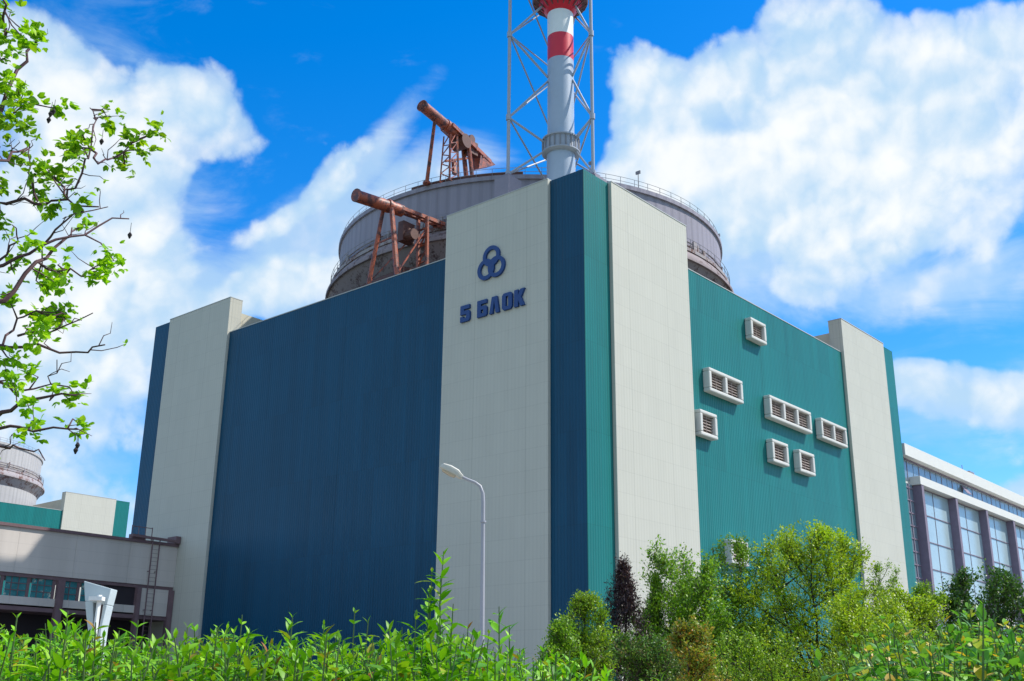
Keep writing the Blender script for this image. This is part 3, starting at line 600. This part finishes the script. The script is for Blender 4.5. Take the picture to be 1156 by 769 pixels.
strip(g((93.5, 678.5), (95.5, 695), (98, 712))+[(s107, 0)], g((104, 678.5), (104.5, 695), (104.5, 712))+[(loc2(104.5, 712)[0], 0)], .6, 'side_limb', pylw, py)
strip(g((117, 682), (115, 695), (112, 709))+[(loc2(111.5, 712)[0], 0)], g((122, 683.5), (119, 695), (115.5, 709))+[(s115, 0)], .6, 'side_limb', pylw, py)
strip(g((105, 682), (105, 712))+[(loc2(105, 712)[0], 0)], g((116, 682), (111, 712))+[(loc2(111, 712)[0], 0)], .1, 'dark_slot', GALT, py, .3)
m = MB(); q = at(109, 676, PD-.2); m.bar(q-RH*.2, q+RH*.22, .3, .12); q = at(110.5, 690, PD-.1); m.bar(q+(0, 0, .5), q-(0, 0, 2.5), .1, .1); m.build('lamp_bracket', WHITE, py)

# ------------------------------------------------------------------ street lamp
LD = 40.0; lb = at(545, 722, LD); sl = thing('street_lamp', (lb[0], lb[1], 0), 'tall grey street lamp with curved arm in front of the beige panel', 'street lamp')
POLEM = plain('lamp_pole', (0.36, 0.36, 0.40), 0.5, var=0.1)
m = MB(); top = at(545.5, 566, LD)
m.tube([(lb[0], lb[1], 0), (lb[0], lb[1], 1.2), (lb[0], lb[1], 1.25), (top[0], top[1], top[2])], [.13, .13, .09, .07], 12); m.build('pole', POLEM, sl, smooth=True)
m = MB(); m.tube([at(545.5, 566.5, LD), at(545, 557, LD), at(542, 549, LD), at(536, 544.5, LD), at(528, 541.5, LD), at(519, 537, LD)], [.07, .065, .06, .055, .055, .055], 10); m.build('arm', POLEM, sl, smooth=True)
m = MB(); m.tube([at(545.4, 590, LD), at(545.4, 588, LD)], .11, 10); m.build('clamp', POLEM, sl)
a, b = at(522, 539, LD), at(497, 526.5, LD); d = (b-a)/np.linalg.norm(b-a); sd_ = np.cross(d, (0, 0, 1)); sd_ /= np.linalg.norm(sd_); up = np.cross(sd_, d)
def loft(secs, name, mat, par):
    m = MB(); vs = []; n = 10
    for (f, w, h0, h1) in secs:
        p = a+(b-a)*f
        for j in range(n):
            t_ = 2*math.pi*j/n; c, s = math.cos(t_), math.sin(t_); c = math.copysign(abs(c)**.6, c); s = math.copysign(abs(s)**.6, s)
            vs.append(p+sd_*c*w+up*(s*(h1 if s > 0 else h0)))
    k = len(secs); fs = [(i*n+j, i*n+(j+1) % n, (i+1)*n+(j+1) % n, (i+1)*n+j) for i in range(k-1) for j in range(n)]+[tuple(range(n)), tuple((k-1)*n+j for j in range(n))]
    m.add(vs, fs); return m.build(name, mat, par, smooth=True)
loft([(0, .08, .08, .08), (.12, .14, .1, .12), (.25, .18, .08, .19), (.6, .21, .08, .21), (.9, .18, .07, .16), (1.0, .1, .04, .06)], 'lamp_head', plain('lamp_cream', (0.55, 0.53, 0.46), 0.5, var=.15, scale=4), sl)
loft([(.28, .15, .15, .0), (.5, .18, .17, .0), (.85, .15, .13, .0)], 'lens', plain('lamp_lens', (0.50, 0.42, 0.30), 0.25, var=.1), sl)

# ------------------------------------------------------------------ foliage
rng = np.random.default_rng(11)
def unit(v): return v/(np.linalg.norm(v, axis=-1, keepdims=True)+1e-9)
def leaf_mesh(name, P, D, N, Ln, wr, mat, parent, fine=False, fold=.25, droop=.2):
    """P base, D axis, N up normal, Ln length per leaf"""
    n = len(P); D = unit(D); S = unit(np.cross(D, N)); N = np.cross(S, D); Ln = np.broadcast_to(np.asarray(Ln, float), (n,))[:, None]; W_ = Ln*wr
    off = np.array(wloc(parent)) if parent is not None else 0
    P = P-off
    if fine:
        prof = [(0, 0), (.22, .36), (.5, .5), (.78, .30), (1, 0)]
        rows = []
        for (s, w) in prof:
            c = P+D*Ln*s-N*Ln*droop*s*s
            if w == 0: rows.append([c])
            else: rows.append([c-S*W_*w*1+N*W_*w*fold, c-N*W_*fold*.0, c+S*W_*w+N*W_*w*fold])
        V = np.stack([r for row in rows for r in row], 1)      # 1+3+3+3+1 = 11
        T = [(0,2,1),(0,3,2),(1,2,5),(1,5,4),(2,3,6),(2,6,5),(4,5,8),(4,8,7),(5,6,9),(5,9,8),(7,8,10),(8,9,10)]; k = 11
    else:
        c = P+D*Ln*.5-N*Ln*droop*.25
        V = np.stack([P, c-S*W_*.5+N*W_*fold*.5, c+S*W_*.5+N*W_*fold*.5, P+D*Ln-N*Ln*droop], 1); T = [(0, 2, 1), (1, 2, 3)]; k = 4
    T = np.array(T); nt = len(T)
    idx = (T[None]+(np.arange(n)*k)[:, None, None]).reshape(-1)
    me = bpy.data.meshes.new(name); me.vertices.add(n*k); me.vertices.foreach_set('co', V.reshape(-1).astype(np.float32))
    me.loops.add(len(idx)); me.loops.foreach_set('vertex_index', idx.astype(np.int32)); me.polygons.add(n*nt)
    me.polygons.foreach_set('loop_start', np.arange(0, n*nt*3, 3, dtype=np.int32)); me.polygons.foreach_set('loop_total', np.full(n*nt, 3, np.int32))
    me.materials.append(mat); me.update(); me.validate()
    o = bpy.data.objects.new(name, me); COL.objects.link(o); o.parent = parent; return o
BARK = plain('grey_brown_bark', (0.075, 0.055, 0.045), 0.9, var=0.4, scale=12, bump=.6)
BARKD = plain('dark_bark', (0.035, 0.024, 0.03), 0.9, var=0.4, scale=12, bump=.6)
LIME = leafmat('lime_leaves', [(0, (.20, .34, .008)), (.45, (.33, .50, .010)), (.85, (.44, .58, .012)), (1, (.42, .48, .02))], .4)
GREEN = leafmat('green_leaves', [(0, (.09, .22, .010)), (.5, (.18, .37, .012)), (.9, (.27, .48, .015)), (1, (.34, .44, .03))], .42)
MIXED = leafmat('mixed_leaves', [(0, (.05, .12, .012)), (.5, (.10, .23, .016)), (.8, (.17, .31, .02)), (.92, (.20, .17, .04)), (1, (.18, .10, .04))], .3)
DKGRN = leafmat('dark_green_leaves', [(0, (.03, .09, .012)), (.6, (.065, .17, .016)), (1, (.14, .27, .02))], .3)
MAROON = leafmat('maroon_needles', [(0, (.022, .008, .012)), (.6, (.045, .016, .018)), (.9, (.075, .032, .02)), (1, (.05, .06, .02))], .15)
YELLOW = leafmat('yellow_green_leaves', [(0, (.14, .24, .02)), (.4, (.24, .32, .02)), (.7, (.42, .36, .02)), (1, (.50, .22, .02))], .35)
YGRN = leafmat('young_green_leaves', [(0, (.14, .30, .010)), (.6, (.27, .45, .012)), (1, (.38, .50, .02))], .38)
HEDGE = leafmat('hedge_leaves', [(0, (.07, .26, .004)), (.35, (.16, .44, .006)), (.75, (.27, .58, .008)), (.93, (.34, .60, .01)), (.98, (.40, .30, .02)), (1, (.42, .14, .02))], .34, .5)
BROAD = leafmat('broad_shrub_leaves', [(0, (.06, .22, .02)), (.4, (.13, .36, .02)), (.80, (.24, .50, .03)), (.90, (.55, .50, .02)), (1, (.70, .42, .02))], .38, .45)
MAPLE = leafmat('spring_leaves', [(0, (.16, .36, .006)), (.5, (.28, .56, .008)), (1, (.42, .64, .01))], .5, .45)
TWIG = plain('reddish_twig', (0.10, 0.045, 0.055), 0.8, var=0.3, scale=20)

def tree(name, label, cat, u, vtop, D, halfw, zb, mat, nl=9000, leaf=.07, wr=.5, seed=1, stems=1, shape='round', bark=BARK, gap=.35, group=None, lean=0.0, trunk_r=.07, twl=.5):
    """u: picture column of the stem, vtop: row of the top, halfw: crown half width in picture columns, zb: where the crown starts"""
    r = np.random.default_rng(seed); top = at(u, vtop, D); H = top[2]; bx_, by_ = top[0], top[1]; hw = halfw/F_PX*D
    t = thing(name, (bx_, by_, 0), label, cat, group)
    m = MB(); tips = []; segs = []
    ph = r.uniform(0, 6.283, 4)
    def lump(a, zf): return 1+.16*math.sin(3*a+ph[0]+5*zf)+.13*math.sin(5*a+ph[1]-7*zf)+.09*math.sin(9*zf+ph[2])+.08*math.sin(2*a+13*zf+ph[3])
    def env(zf):
        if shape == 'cone': return max(.03, (1-zf)**.95)*(.8+.2*min(1, zf*6))
        if shape == 'vase': return .35+.75*math.sin(math.pi*min(1, zf*.72+.12))
        return math.sqrt(max(.02, 1-(2*zf-.85)**2/1.45))
    nl_ = 22 if shape == 'cone' else 26
    for s in range(stems):
        a0 = r.uniform(0, 6.28); sp = (0.0 if stems == 1 else hw*.55); p0 = np.array([bx_+.12*math.cos(a0)*(stems > 1), by_+.12*math.sin(a0)*(stems > 1), 0])
        p3 = np.array([bx_+sp*math.cos(a0), by_+sp*math.sin(a0), H*(1 if stems == 1 else r.uniform(.8, .98))])
        k = 9; pts = []
        for i in range(k+1):
            f = i/k; p = p0*(1-f)+p3*f; p[:2] += (p3[:2]-p0[:2])*(f*f-f)*.8; p[:2] += r.normal(0, .03*hw, 2)*(0 < i < k); pts.append(p)
        m.tube(pts, [trunk_r*(1-.88*i/k)/(stems**.4) for i in range(k+1)], 7); segs += list(zip(pts[:-1], pts[1:]))
        for j in range(nl_//max(1, stems)*2 if stems > 1 else nl_*2):
            zf = r.uniform(0, .97); z = zb+(H-zb)*zf; f0 = max(.05, (z-.45*hw*env(zf)-.0)/H) if shape != 'cone' else z/H
            q = pts[min(k, int(f0*k))]*(1-(f0*k) % 1)+pts[min(k, int(f0*k)+1)]*((f0*k) % 1); a = r.uniform(0, 6.283); rad = hw*env(zf)*lump(a, zf)*r.uniform(.55, 1.02)
            e = np.array([bx_+rad*math.cos(a), by_+rad*math.sin(a), z+r.uniform(-.05, .12)*hw]); mid = (q+e)/2; mid[2] -= .06*hw if shape != 'cone' else 0; mid[:2] += r.normal(0, .05*hw, 2)
            rr = trunk_r*.36*(1-.5*f0); m.tube([q, mid, e], [rr, rr*.65, rr*.25], 5); segs += [(q, mid), (mid, e), (mid, e)]
    # twigs with leaves in uneven tufts
    A = np.array([s[0] for s in segs]); Bv = np.array([s[1] for s in segs]); per = 16; nt = nl//per
    w = np.linalg.norm(Bv-A, axis=1)*(A[:, 2] > zb*.7); w = w*(r.uniform(0, 1, len(w)) > gap*.5)+1e-9; w /= w.sum()
    ii = r.choice(len(A), nt, p=w); f = r.uniform(0, 1, nt)**.7; st = A[ii]*(1-f[:, None])+Bv[ii]*f[:, None]
    cen = np.array([bx_, by_, zb+(H-zb)*.4]); out = unit(st-cen+r.normal(0, .15*hw, (nt, 3))); dr = unit(out+r.normal(0, .55, (nt, 3))+np.array([0, 0, .35 if shape != 'cone' else -.1]))
    ln = twl*hw*.5*r.uniform(.4, 1.25, nt); en = st+dr*ln[:, None]
    # trim to the crown's envelope
    zf = np.clip((en[:, 2]-zb)/(H-zb), -.3, 1.05); lim = np.array([hw*env(min(max(q, 0), 1))*lump(math.atan2(e_[1]-by_, e_[0]-bx_), q)*(1.1+.25*k_) for q, e_, k_ in zip(zf, en, r.random(nt)**3)]); rad = np.hypot(en[:, 0]-bx_, en[:, 1]-by_); sc = np.minimum(1, lim/(rad+1e-6)); en[:, 0] = bx_+(en[:, 0]-bx_)*sc; en[:, 1] = by_+(en[:, 1]-by_)*sc; en[:, 2] = np.minimum(en[:, 2], H+r.uniform(-.02, .03, nt)*H)
    for a, b in zip(st[::2], en[::2]): m.tube([a, b], [.008, .004], 3, cap=False)
    m.build('trunk', bark, t, smooth=True)
    f = r.uniform(.1, 1.08, (nt, per)); P = (st[:, None]*(1-f[..., None])+en[:, None]*f[..., None]).reshape(-1, 3)+r.normal(0, .02+leaf*.5, (nt*per, 3))
    Dv = np.repeat(unit(en-st), per, 0)+r.normal(0, .8, (nt*per, 3)); Nn = np.array([0, 0, 1.])+r.normal(0, .7, (nt*per, 3))
    leaf_mesh('crown', P, Dv, Nn, leaf*r.uniform(.6, 1.3, nt*per), wr, mat, t); return t
GREEN2 = leafmat('olive_leaves', [(0, (.08, .20, .010)), (.5, (.18, .34, .012)), (.9, (.28, .46, .015)), (1, (.26, .24, .03))], .38)
GT, GB = 'young trees in front of the teal wall', 'bushes along the foot of the buildings'
tree('young_tree', 'airy lime green tree with several thin stems, tallest in front of the teal wall', 'tree', 912, 599, 33, 86, 1.6, LIME, 38000, .09, .6, 3, stems=4, bark=BARKD, trunk_r=.13, group=GT, gap=.2, twl=.65)
tree('young_tree', 'mid green tree with dense leaves just right of the maroon conifer', 'tree', 766, 612, 31, 66, .9, GREEN, 36000, .085, .55, 5, stems=3, group=GT, gap=.2, twl=.7)
tree('young_tree', 'olive green tree with see-through crown between two brighter trees', 'tree', 828, 612, 34, 62, 1.0, GREEN2, 29000, .085, .55, 9, stems=3, group=GT, gap=.25, twl=.7)
tree('young_tree', 'low spreading lime tree right of the tallest one, against the far beige panel', 'tree', 984, 668, 29, 74, .8, LIME, 32000, .075, .55, 12, stems=3, trunk_r=.08, bark=BARKD, group=GT, gap=.2, twl=.7)
tree('young_tree', 'thin pale green sapling standing behind the low lime tree', 'tree', 1000, 638, 36, 30, 2.6, YGRN, 7000, .06, .5, 14, stems=2, group=GT)
tree('conifer', 'narrow dark maroon conifer with pointed top', 'conifer', 703, 638, 29, 84, .3, MAROON, 42000, .085, .32, 21, shape='cone', bark=BARKD, twl=1.4, gap=.1)
tree('conifer', 'brownish green conifer leaning out behind the maroon one', 'conifer', 740, 658, 31, 60, .3, GREEN2, 26000, .08, .35, 22, shape='cone', bark=BARKD, twl=1.4, gap=.1)
tree('shrub', 'light green bush directly left of the maroon conifer', 'shrub', 660, 676, 27, 36, .3, YGRN, 26000, .07, .5, 25, shape='round', twl=1.3, group=GB, gap=.1)
tree('shrub', 'short green bush lowest against the navy corner strip', 'shrub', 634, 704, 26, 26, .3, GREEN, 13000, .07, .5, 26, shape='round', twl=1.2, group=GB, gap=.1)
tree('shrub', 'yellow and orange leaved bush under the mid green tree', 'shrub', 779, 704, 19, 32, .9, YELLOW, 8000, .06, .6, 28, shape='round', twl=.9, group=GB)
tree('shrub', 'pale yellow-green upright bush beside the teal corner strip', 'shrub', 1046, 662, 33, 28, .5, YGRN, 20000, .08, .45, 30, shape='round', twl=.9, group=GB, gap=.1)
tree('shrub', 'large dark green bush under the dark columns', 'shrub', 1108, 648, 34, 62, .4, DKGRN, 40000, .10, .5, 31, stems=3, shape='round', twl=.8, gap=.1, group=GB)
tree('shrub', 'dark green bush cut by the right edge of the picture', 'shrub', 1190, 662, 35, 60, .4, DKGRN, 26000, .10, .5, 32, stems=3, shape='round', twl=.8, gap=.1, group=GB)
tree('shrub', 'low bright green bush in the gap between the stems of the trees', 'shrub', 850, 716, 27, 66, .3, YGRN, 22000, .075, .5, 33, stems=3, shape='round', twl=.9, gap=.1, group=GB)
tree('shrub', 'low yellow-green bush at the foot of the low lime tree', 'shrub', 1010, 708, 24, 64, .3, YGRN, 20000, .07, .5, 34, stems=3, shape='round', twl=.9, gap=.1, group=GB)
tree('shrub', 'low brown-green bush at the foot of the maroon conifer', 'shrub', 722, 722, 24, 56, .3, MIXED, 22000, .07, .5, 35, stems=3, shape='round', twl=.9, gap=.1, group=GB)

# --- leafy shoots: stems carrying opposite pairs of pointed leaves
def shoots(t, bases, heights, r, step, leaf, wr, mat, stem_mat, tilt=.16, ang=.8, fold=.25, droop=.28, leafbot=.4, name='leaves', esd=.28, calm=0):
    m = MB(); P = []; Dv = []; N = []; L_ = []
    for ib, (b, h) in enumerate(zip(bases, heights)):
        tl = .05 if ib >= len(bases)-calm else tilt
        lean = r.normal(0, tl, 2); cur = r.normal(0, tl*.5, 2)
        def pt(f): return np.array([b[0]+(lean[0]*f+cur[0]*f*f)*h*.4, b[1]+(lean[1]*f+cur[1]*f*f)*h*.4, b[2]+h*f])
        m.tube([pt(0), pt(.5), pt(1)], [.006, .0045, .002], 4, cap=False)
        z = leafbot*r.uniform(.0, .6); a0 = r.uniform(0, 6.28); k = 0
        while z < 1.0:
            c = pt(z); g = (z-leafbot)/(1-leafbot); size = leaf*r.uniform(.5, 1.15)*(1 if z < .8 else 1-.55*(z-.8)/.2)
            for s in (0, math.pi):
                a = a0+s+r.normal(0, .25); e = ang+r.normal(0, esd)+(.5*max(0, z-.85)/.15)
                d = np.array([math.cos(a)*math.cos(e), math.sin(a)*math.cos(e), math.sin(e)])
                P.append(c); Dv.append(d); N.append(np.array([-math.cos(a)*math.sin(e), -math.sin(a)*math.sin(e), math.cos(e)])+r.normal(0, .25, 3)); L_.append(size)
            a0 += math.pi/2+r.normal(0, .15); z += step/h*r.uniform(.75, 1.2); k += 1
    m.build('stems', stem_mat, t)
    leaf_mesh(name, np.array(P), np.array(Dv), np.array(N), np.array(L_), wr, mat, t, fine=True, fold=fold, droop=droop)
STEMG = plain('green_stem', (0.10, 0.16, 0.04), 0.6, var=0.3, scale=10)
def place(s, D): return CAM+FH*D+RH*s
hprof = [(-900, 700), (0, 712), (60, 706), (110, 716), (190, 726), (260, 720), (330, 722), (420, 728), (470, 720), (560, 726), (610, 742), (650, 760), (760, 782), (900, 790), (1000, 785), (1300, 780)]
hu = np.array([q[0] for q in hprof]); hv = np.array([q[1] for q in hprof])
r = np.random.default_rng(42); q0 = at(300, 730, 4.2)
hd = thing('hedge', (q0[0], q0[1], 0), 'bright green leafy hedge with pointed leaves running along the bottom of the view', 'hedge')
bs = []; hs_ = []
for i in range(1900):
    D = r.uniform(3.1, 5.6); s = r.uniform(-3.2, 3.4)*D/4.2*.9; u = 578+s/D*F_PX*1.04; v = np.interp(u, hu, hv)+7+9*math.sin(u*.047)+7*math.sin(u*.113+2)+r.exponential(18)-10
    zt = at(min(max(u, -200), 1350), v, D)[2]; p = place(s, D); h = r.uniform(.35, .65); bs.append((p[0], p[1], zt-h)); hs_.append(h)
# single shoots that rise clear of the hedge
for (u, v, D, h) in [(492, 622, 3.7, .62), (482, 664, 3.8, .5), (500, 650, 3.75, .5), (487, 640, 3.8, .6), (470, 690, 3.7, .45), (508, 682, 3.8, .4), (495, 690, 3.6, .4), (400, 688, 3.9, .45), (410, 700, 3.7, .4), (275, 694, 3.9, .45), (328, 697, 4.2, .4), (565, 684, 3.6, .5), (578, 706, 3.7, .4), (20, 694, 3.8, .4), (80, 690, 4, .4), (155, 700, 4, .4), (365, 702, 4.2, .4), (455, 708, 3.9, .4), (120, 703, 3.6, .4), (640, 735, 3.5, .4), (618, 728, 3.6, .4), (215, 708, 3.9, .4)]:
    p = at(u, v, D); bs.append((p[0], p[1], p[2]-h)); hs_.append(h)
shoots(hd, bs, hs_, r, .038, .080, .34, HEDGE, STEMG, tilt=.3, ang=.6, calm=22)
q0 = at(1090, 720, 4.4); r = np.random.default_rng(43)
ys = thing('shrub', (q0[0], q0[1], 0), 'broad-leaved shrub with scattered yellow leaves in the bottom right corner', 'shrub')
bs = []; hs_ = []
for i in range(560):
    D = r.uniform(4.0, 6.4); u = r.uniform(985, 1500); v = np.interp(u, [985, 1010, 1050, 1100, 1156, 1300], [758, 722, 724, 718, 722, 715])+14*math.sin(u*.05)+12*math.sin(u*.13+1)+r.exponential(22)-14
    p = at(min(u, 1350), v, D); p = p if u < 1350 else p+RH*(u-1350)/F_PX*D; h = r.uniform(.4, .8); bs.append((p[0], p[1], p[2]-h)); hs_.append(h)
shoots(ys, bs, hs_, r, .048, .075, .6, BROAD, STEMG, tilt=.5, ang=.45, fold=.12, droop=.35, leafbot=.2, esd=.55)

# --- spring tree whose branches reach in from the left
Z2 = .677
TD = 5.0; tb = place(-3.5, 5.3)
bt = thing('branching_tree', (tb[0], tb[1], 0), 'spring tree reaching in from the left edge with bare twigs and small bright leaves', 'tree')
def zp(a, b, D=TD): return at(a*Z2, b*Z2, D)
def offp(y): return None
limbs = [[(-160, 560), (-60, 470), (0, 345), (60, 335), (110, 335), (165, 345)],
         [(-160, 600), (-60, 500), (0, 440), (75, 410), (140, 385), (215, 365)],
         [(-60, 520), (0, 500), (60, 440), (110, 400), (120, 380)],
         [(-160, 700), (-70, 600), (0, 580), (60, 575), (120, 592), (175, 575)],
         [(-160, 760), (-60, 730), (0, 718), (60, 715), (130, 716)],
         [(-60, 730), (0, 690), (60, 662), (128, 660)],
         [(-160, 450), (-60, 330), (0, 265), (35, 250), (50, 240)],
         [(-60, 330), (-10, 220), (30, 120), (60, 70), (70, 62)],
         [(-160, 300), (-60, 180), (0, 60), (8, 10), (4, -30)],
         [(110, 335), (135, 290), (150, 240), (158, 205), (150, 180)], [(150, 250), (165, 272), (190, 270), (215, 240), (262, 222)],
         [(60, 335), (45, 290), (50, 240)], [(0, 580), (30, 530), (75, 520), (110, 525)], [(0, 440), (30, 400), (20, 375)], [(60, 440), (95, 455), (150, 452), (188, 437)],
         [(0, 640), (40, 650), (85, 640), (95, 600)], [(30, 560), (90, 550), (155, 522)], [(75, 410), (100, 370), (180, 345)], [(0, 200), (20, 190), (45, 168)], [(110, 335), (95, 300), (70, 280)], [(0, 740), (40, 745), (75, 768)]]
clusters = [(40,65),(66,58),(20,90),(10,130),(30,150),(45,165),(20,190),(40,215),(100,180),(180,198),(262,217),(220,235),(240,250),(200,265),(212,272),(120,240),(135,235),(110,250),(128,245),(75,275),(100,290),(60,290),(70,325),(90,345),(130,345),(145,370),(30,260),
            (5,375),(60,410),(95,455),(75,480),(30,440),(160,455),(190,435),(185,445),(85,535),(60,525),(110,525),(60,555),(20,600),(45,620),(90,650),(125,660),(50,685),(20,640),(130,705),(50,720),(5,210),(5,310),(15,500),(90,470),(70,460),(100,440),(5,60),(5,20),(12,160),(120,265),(90,525),(75,540)]
r = np.random.default_rng(8); m = MB(); samp = []
m.tube([(tb[0], tb[1], 0), (tb[0]+.1, tb[1], 1.6), (tb[0], tb[1]+.1, 3.2), (tb[0]+.1, tb[1], 5.5), (tb[0], tb[1], 7.0)], [.14, .12, .09, .06, .02], 10)
depth = {}
for li, lm in enumerate(limbs):
    P = []; 
    main = lm[0][0] <= -60
    for i, q in enumerate(lm):
        P.append(zp(q[0], q[1], TD+.12*math.sin(li*1.7+i*.9) if i or main else TD))
    if main and lm[0][0] == -160:
        st = P[0]; P.insert(0, np.array([tb[0], tb[1], max(1.2, st[2]-.7)]))
    # gentle wiggle with resampling
    Q = []
    for a, b in zip(P[:-1], P[1:]):
        for f in (0, .33, .66): Q.append(a*(1-f)+b*f+r.normal(0, .010, 3))
    Q.append(P[-1]); r0 = .012 if main else .0045
    m.tube(Q, [r0*(1-.85*i/(len(Q)-1))+.0015 for i in range(len(Q))], 6)
    for a, b in zip(Q[:-1], Q[1:]): samp += [a*(1-f)+b*f for f in (0, .5)]
samp = np.array(samp)
LP = []; LD_ = []; LN = []; LL = []; pods = []
def twig(e, n=1):
    d = np.linalg.norm(samp-e, axis=1); a = samp[d.argmin()]; mid = (a+e)/2+r.normal(0, .02, 3); m.tube([a, mid, e], [.0042, .0032, .0018], 5); return a
for cxy in clusters:
    e = zp(*cxy, TD+r.uniform(-.22, .22)); a = twig(e)
    n = int(r.integers(11, 24)); hv_ = unit(e-a)
    for i in range(n):
        d = unit(hv_*.25+r.normal(0, .8, 3)+np.array([0, 0, .1])); c = e+r.normal(0, .028, 3)
        sz = r.uniform(.5, 1.15)
        for lob in (-.75, 0, .75):      # three-lobed leaf
            s = unit(np.cross(d, (0, 0, 1))); dd = unit(d*math.cos(lob)+s*math.sin(lob)); LP.append(c); LD_.append(dd); LN.append(np.array([0, 0, 1.])+r.normal(0, .45, 3)); LL.append((.047 if lob == 0 else .036)*sz)
for i in range(130):     # bare twigs and single buds
    a = samp[r.integers(0, len(samp))]; e = a+unit(r.normal(0, 1, 3)+RH*.6+np.array([0, 0, .5]))*r.uniform(.04, .16); m.tube([a, (a*2+e)/3+r.normal(0, .010, 3), (a+e*2)/3+r.normal(0, .012, 3), e], [.0028, .0022, .0018, .0010], 4)
    if r.random() < .5:
        for k in range(4): LP.append(e); LD_.append(unit(r.normal(0, 1, 3))); LN.append(np.array([0, 0, 1.])+r.normal(0, .4, 3)); LL.append(.022)
m.build('branches', TWIG, bt, smooth=True)
leaf_mesh('leaves', np.array(LP), np.array(LD_), np.array(LN), np.array(LL)*r.uniform(.8, 1.2, len(LL)), .6, MAPLE, bt, fine=True, fold=.2, droop=.2)
m = MB()
for (a_, b_) in [(85, 186), (82, 196), (90, 182), (130, 738), (127, 746), (217, 388), (60, 70), (170, 232)]:
    e = zp(a_, b_, TD); tw = e+np.array([0, 0, .05]); m.tube([tw, e], [.0012, .0015], 4); m.tube([e, e-np.array([0, 0, .012]), e-np.array([0, 0, .03])], [.004, .011, .003], 8)
m.build('seed_pods', BARKD, bt, smooth=True)
